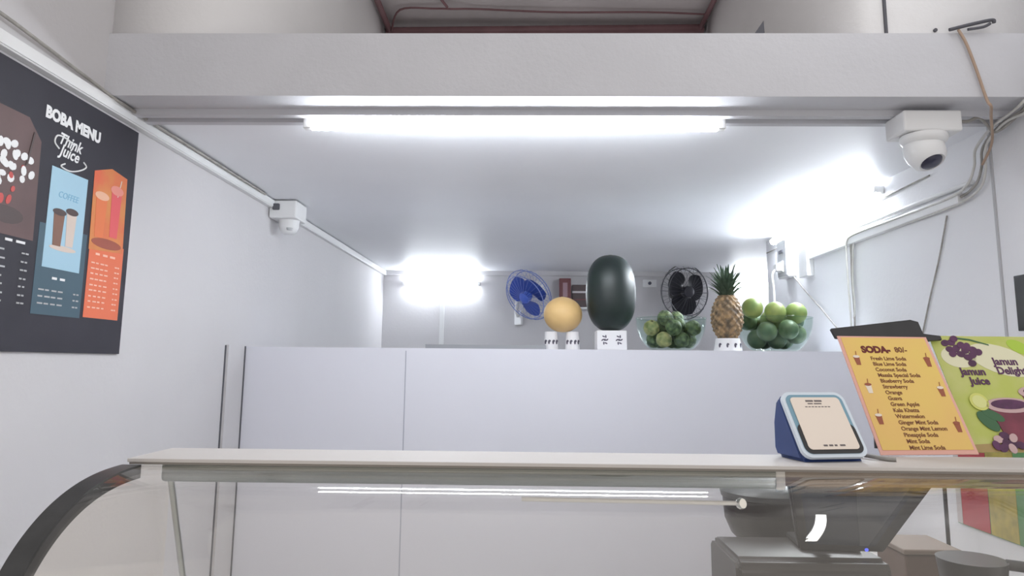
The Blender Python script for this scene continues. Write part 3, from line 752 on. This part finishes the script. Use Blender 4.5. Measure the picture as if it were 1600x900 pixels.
MP('black_foot_edge', [(HW+.001, HL-.004), (HW+.032, HL-.001), (HW+.032, HL+.006), (HW+.001, HL+.010)], .003, .007, BLACKP)
BX('prop_leg', (-.02, .102, 0), (.02, .106, .165), BLACKP, t, M=Matrix.Rotation(.0, 4, 'X'))
def mtext(name, s, size, m, x, z, **k):
    o = text(name, s, size, m, t, x, z, -.0028, **k); o.data.transform(Mm); return o
mtext('title', 'SODA-', .0165, MDR, -.046, HL-.031, bold=.0009)
mtext('title', '80/-', .0135, MBR, .012, HL-.030, bold=.0003)
items = ['Fresh Lime Soda', 'Blue Lime Soda', 'Coconut Soda', 'Masala Special Soda', 'Blueberry Soda', 'Strawberry', 'Orange', 'Guava', 'Green Apple', 'Kala Khatta', 'Watermelon', 'Ginger Mint Soda', 'Orange Mint Lemon', 'Pineapple Soda', 'Mint Soda', 'Mint Lime Soda']
for i, s in enumerate(items):
    mtext('menu_line', s, .0092, MBR, -.036+.0004*i, HL-.045-i*.0101, bold=.00015)
OR2 = mat('cup_sticker_red', (.34, .10, .05), .5); PL2 = mat('cup_sticker_pale', (.85, .75, .62), .5)
for k, (x, z) in enumerate(((-.060, .150), (-.058, .100), (-.060, .048), (.062, .148), (.063, .095), (.064, .035))):
    MP('drink_sticker', [(x-.005, z+.014), (x+.005, z+.014), (x+.0035, z), (x-.0035, z)], -.0031, -.0026, OR2 if k != 1 else PL2)
    MP('drink_sticker_top', ell(x, z+.015, .0058, .0025, 12), -.0034, -.0030, PL2 if k % 2 == 0 else OR2)
    MP('drink_sticker_straw', [(x, z+.016), (x+.001, z+.016), (x+.003, z+.025), (x+.002, z+.025)], -.0033, -.0029, OR2)

# jamun poster
t = empty('juice_poster', (.771, 1.162, CT), (0, 0, math.radians(5)), 'green Jamun Juice poster with purple drink at the right edge', 'poster')
JG = mat('jamun_green', (.60, .60, .25), .45, col2=(.50, .56, .12), nscale=14); JC = mat('jamun_cream', (.76, .74, .52), .5)
JP = mat('jamun_purple', (.115, .03, .10), .35, nz=.5, nscale=50); JT = mat('jamun_text', (.10, .03, .10), .6)
JR = mat('jamun_drink', (.26, .05, .085), .4, nz=.35, nscale=25); JRIM = mat('jamun_pot_rim', (.58, .40, .40), .5); JW = mat('jamun_wood', (.42, .30, .12), .5); LEAF = mat('jamun_leaf', (.05, .14, .06), .5); LIME = mat('jamun_lime', (.66, .68, .18), .5)
Mm = Matrix.Translation((0, 0, .002)) @ Matrix.Rotation(-math.radians(27), 4, 'X')
W2, H2 = .089, .204
MP('card', [(-W2, 0), (W2, 0), (W2, H2), (-W2, H2)], -.002, 0, JG)
MP('cream_patch', ell(.02, H2-.045, .055, .028, 24, rot=-.3), -.0024, -.0019, JC)
MP('cream_patch', ell(-.052, H2-.040, .030, .020, 24), -.0024, -.0019, JC)
MP('green_patch', ell(.062, H2-.02, .020, .012, 20, rot=-.5), -.0025, -.0019, mat('jamun_bright', (.42, .60, .06), .5))
MP('wood_table', [(-W2, 0), (W2, 0), (W2, .022), (-W2, .012)], -.0024, -.0019, JW)
random.seed(9)
for k, (x, z) in enumerate([(-.066, -.014), (-.055, -.013), (-.062, -.026), (-.050, -.024), (-.046, -.035), (-.036, -.028), (-.030, -.020), (-.022, -.026), (-.014, -.031), (-.026, -.036), (-.036, -.041), (-.033, -.052), (-.040, -.018), (-.048, -.006), (-.06, -.034)]):
    MP('jamun_berry', ell(x, H2+z, .0075, .0058, 14, rot=random.random()), -.0030-.00003*k, -.0023, JP)
MP('twig', [(-.05, H2-.002), (-.02, H2-.006), (.01, H2-.016), (.01, H2-.018), (-.02, H2-.009), (-.05, H2-.005)], -.0030, -.0023, LEAF)
def jt(s, x, z, size, name='heading'):
    o = text(name, s, size, JT, t, x, z, -.0028, bold=.0005, sx=.95); o.data.transform(Mm)
jt('Jamun', -.060, H2-.073, .0185); jt('Juice', -.050, H2-.090, .0185); jt('Jamun', .004, H2-.054, .0185); jt('Delight', .004, H2-.071, .0185)
def pot(x, z, s, d=0):
    MP('drink_pot', [(x-.034*s, z+.058*s), (x+.034*s, z+.058*s), (x+.026*s, z+.008*s), (x+.020*s, z), (x-.020*s, z), (x-.026*s, z+.008*s)], -.0030-d, -.0023, JR)
    MP('pot_rim', ell(x, z+.060*s, .038*s, .0125*s, 26), -.0034-d, -.0029, JRIM)
    MP('pot_drink', ell(x, z+.0615*s, .029*s, .0080*s, 24), -.0038-d, -.0033, JP)
pot(.062, .040, 1.0); pot(-.002, .014, 1.05, .0006)
MP('lime_slice', ell(-.050, .083, .0155, .0150, 22), -.0040, -.0032, LIME)
MP('lime_centre', ell(-.050, .083, .0115, .0110, 22), -.0043, -.0039, mat('lime_flesh', (.72, .74, .30), .5))
MP('mint_leaf', ell(-.048, .050, .020, .011, 18, rot=-.9), -.0036, -.0028, LEAF)
MP('mint_leaf', ell(-.036, .060, .018, .008, 18, rot=-.5), -.0037, -.0028, LEAF)
for k, (x, z) in enumerate([(-.045, .020), (-.035, .014), (-.024, .012), (-.033, .026), (-.020, .022), (-.052, .010), (-.012, .010), (-.042, .006), (-.028, .005)]):
    MP('jamun_berry', ell(x, z, .0080, .0062, 14, rot=k), -.0048-.00003*k, -.0038, JP if k % 4 else JRIM)
BX('prop_leg', (-.02, .09, 0), (.02, .094, .165), BLACKP, t)

# ------------------------------------------------------------------ work counter behind the case, right
GRAN = mat('speckled_granite', (.66, .64, .62), .3, col2=(.45, .43, .42), nscale=60)
t = empty('work_counter', (1.1, 2.3, 0), label='speckled grey stone counter along the right wall behind the case', cat='counter')
bm = bmesh.new()
def flat(bm, pts, z0, z1):
    lo = [bm.verts.new((x, y, z0)) for x, y in pts]; hi = [bm.verts.new((x, y, z1)) for x, y in pts]
    bm.faces.new(lo[::-1]); bm.faces.new(hi)
    for i in range(len(pts)):
        j = (i+1) % len(pts); bm.faces.new((lo[i], lo[j], hi[j], hi[i]))
LS = [(-.70, -.95), (.27, -.95), (.27, .64), (-.12, .64), (-.12, -.28), (-.70, -.28)]
flat(bm, LS, .835, .87); link('worktop', bm, GRAN, t)
bm = bmesh.new(); flat(bm, [(x*.97+.004, y*.97-.01) for x, y in LS], 0, .835); link('cabinet', bm, mat('counter_front', (.30, .27, .25), .6), t)
WT = .87
t = empty('wall_menu', (RW-.004, 2.15, 1.006), (0, 0, -math.pi/2), 'red yellow and green menu sheet low on the right wall', 'poster')
BX('sheet', (-.285, -.003, 0), (.35, .003, .26), mat('menu_green', (.10, .26, .09), .5), t)
BX('red_band', (-.256, -.0040, .002), (-.117, -.0029, .258), mat('menu_red', (.42, .045, .055), .5), t)
BX('pale_band', (-.285, -.0040, .002), (-.258, -.0029, .258), mat('menu_pale', (.60, .55, .53), .5), t)
BX('yellow_band', (-.113, -.0040, .002), (.012, -.0029, .258), mat('menu_ochre', (.50, .40, .08), .5, col2=(.32, .26, .06), nscale=25), t)
# till: cash box with the back of a tilted till screen standing on it
WBK = mat('worn_black_plastic', (.060, .055, .055), .42, nz=.2)
t = empty('cash_box', (.560, 1.60, WT), label='boxy black cash box seen through the case glass', cat='cash box')
bm = bmesh.new()
sec = [(-.10, 0), (-.10, .235), (-.085, .250), (.10, .250), (.12, .235), (.12, 0)]
a = [bm.verts.new((-.155, y, z)) for y, z in sec]; b = [bm.verts.new((.150, y, z)) for y, z in sec]
bm.faces.new(a[::-1]); bm.faces.new(b)
for i in range(len(sec)):
    j = (i+1) % len(sec); bm.faces.new((a[i], a[j], b[j], b[i]))
bmesh.ops.recalc_face_normals(bm, faces=bm.faces); bmesh.ops.bevel(bm, geom=list(bm.edges), offset=.010, segments=3, affect='EDGES')
link('housing', bm, WBK, t)
BX('side_groove', (-.12, -.1012, .19), (.12, -.0995, .193), GREYP, t)
t = empty('till_screen', (.632, 1.60, WT+.2505), (0, 0, math.radians(-4)), 'black till screen tilted towards the glass on the cash box', 'monitor')
BX('foot', (-.07, -.03, 0), (.05, .09, .012), BLACKP, t, .004)
TB('neck', [(-.01, .05, .012), (-.01, .035, .05), (-.01, -.035, .075)], .016, BLACKP, t, 14)
Mo = Matrix.Translation((0, -.055, -.004+.018)) @ Matrix.Rotation(math.radians(32), 4, 'X')
bm = bmesh.new(); poly(bm, [(-.085, 0), (.080, 0), (.150, .185), (.145, .200), (-.125, .200), (-.128, .185)], -.012, .012, Mo)
bmesh.ops.recalc_face_normals(bm, faces=bm.faces); bmesh.ops.bevel(bm, geom=list(bm.edges), offset=.004, segments=2, affect='EDGES'); link('housing', bm, BLACKP, t)
bm = bmesh.new(); poly(bm, [(-.070, .020), (.060, .020), (.115, .180), (-.105, .180)], -.0135, -.011, Mo); link('back_panel', bm, DARKG, t)
bm = bmesh.new(); poly(bm, [(.030, .020), (.046, .020), (.105, .180), (.000, .180)], -.0142, -.0130, Mo); link('side_panel', bm, mat('slate_panel', (.09, .10, .12), .3), t)
bm = bmesh.new(); poly(bm, ell(.045, .009, .0035, .0035, 14), -.0140, -.011, Mo); link('power_light', bm, mat('blue_led', (.05, .08, .9), .4, emit=1.2, ecol=(.10, .14, .9)), t)
t = empty('black_canister', (.575, 1.845, WT), label='round black bowl-shaped canister behind the cash box', cat='canister')
LT('canister_body', [(0, 0), (.05, 0), (.05, .17), (.060, .20), (.085, .225), (.100, .26), (.104, .31), (0, .31)], BLACKP, t, 40)
LT('lid', [(0, .312), (.107, .312), (.110, .325), (.098, .338), (.04, .345), (0, .345)], mat('canister_lid', (.07, .075, .075), .4), t, 40)
# mixer jars at the right
def mixer(loc, rot, s, label):
    t = empty('mixer_grinder', loc, (0, 0, rot), label, 'mixer')
    LT('base', [(0, 0), (.085*s, 0), (.09*s, .02*s), (.075*s, .10*s), (.05*s, .125*s), (0, .125*s)], BLACKP, t, 36)
    LT('jar', [(0, .126*s), (.045*s, .126*s), (.055*s, .15*s), (.060*s, .19*s), (0, .19*s)], BLACKP, t, 36)
    LT('knob', [(0, 0), (.018*s, 0), (.016*s, .012), (0, .012)], WHITEP, t, 20, Matrix.Translation((0, -.082*s, .05*s)) @ Matrix.Rotation(math.pi/2, 4, 'X'))
    TB('handle', [(.055*s, 0, .185*s), (.10*s, 0, .18*s), (.12*s, 0, .15*s), (.085*s, 0, .13*s)], .010*s, BLACKP, t)
mixer((.955, 1.66, WT), -.4, 1.15, 'left black mixer grinder on the stone counter behind the case')
mixer((1.195, 1.72, WT), .2, 1.1, 'right black mixer grinder on the counter at the photo edge')
t = empty('upright_pipe', (1.27, 2.32, WT), label='thin dark upright pipe behind the touch monitor', cat='pipe')
TB('pipe', [(0, 0, 0), (0, 0, .31)], .006, BLACKP, t, 8, False); LT('base_ring', [(0, 0), (.018, 0), (.016, .01), (0, .01)], STEEL, t, 16)
t = empty('storage_box', (1.03, 2.04, WT), label='brown storage box on the stone counter right of the till screen', cat='box')
BX('box_body', (-.07, -.08, 0), (.07, .08, .15), mat('brown_box', (.13, .085, .065), .6), t, .006)
BX('box_lid', (-.075, -.085, .151), (.075, .085, .165), mat('brown_lid', (.22, .17, .14), .6), t, .004)
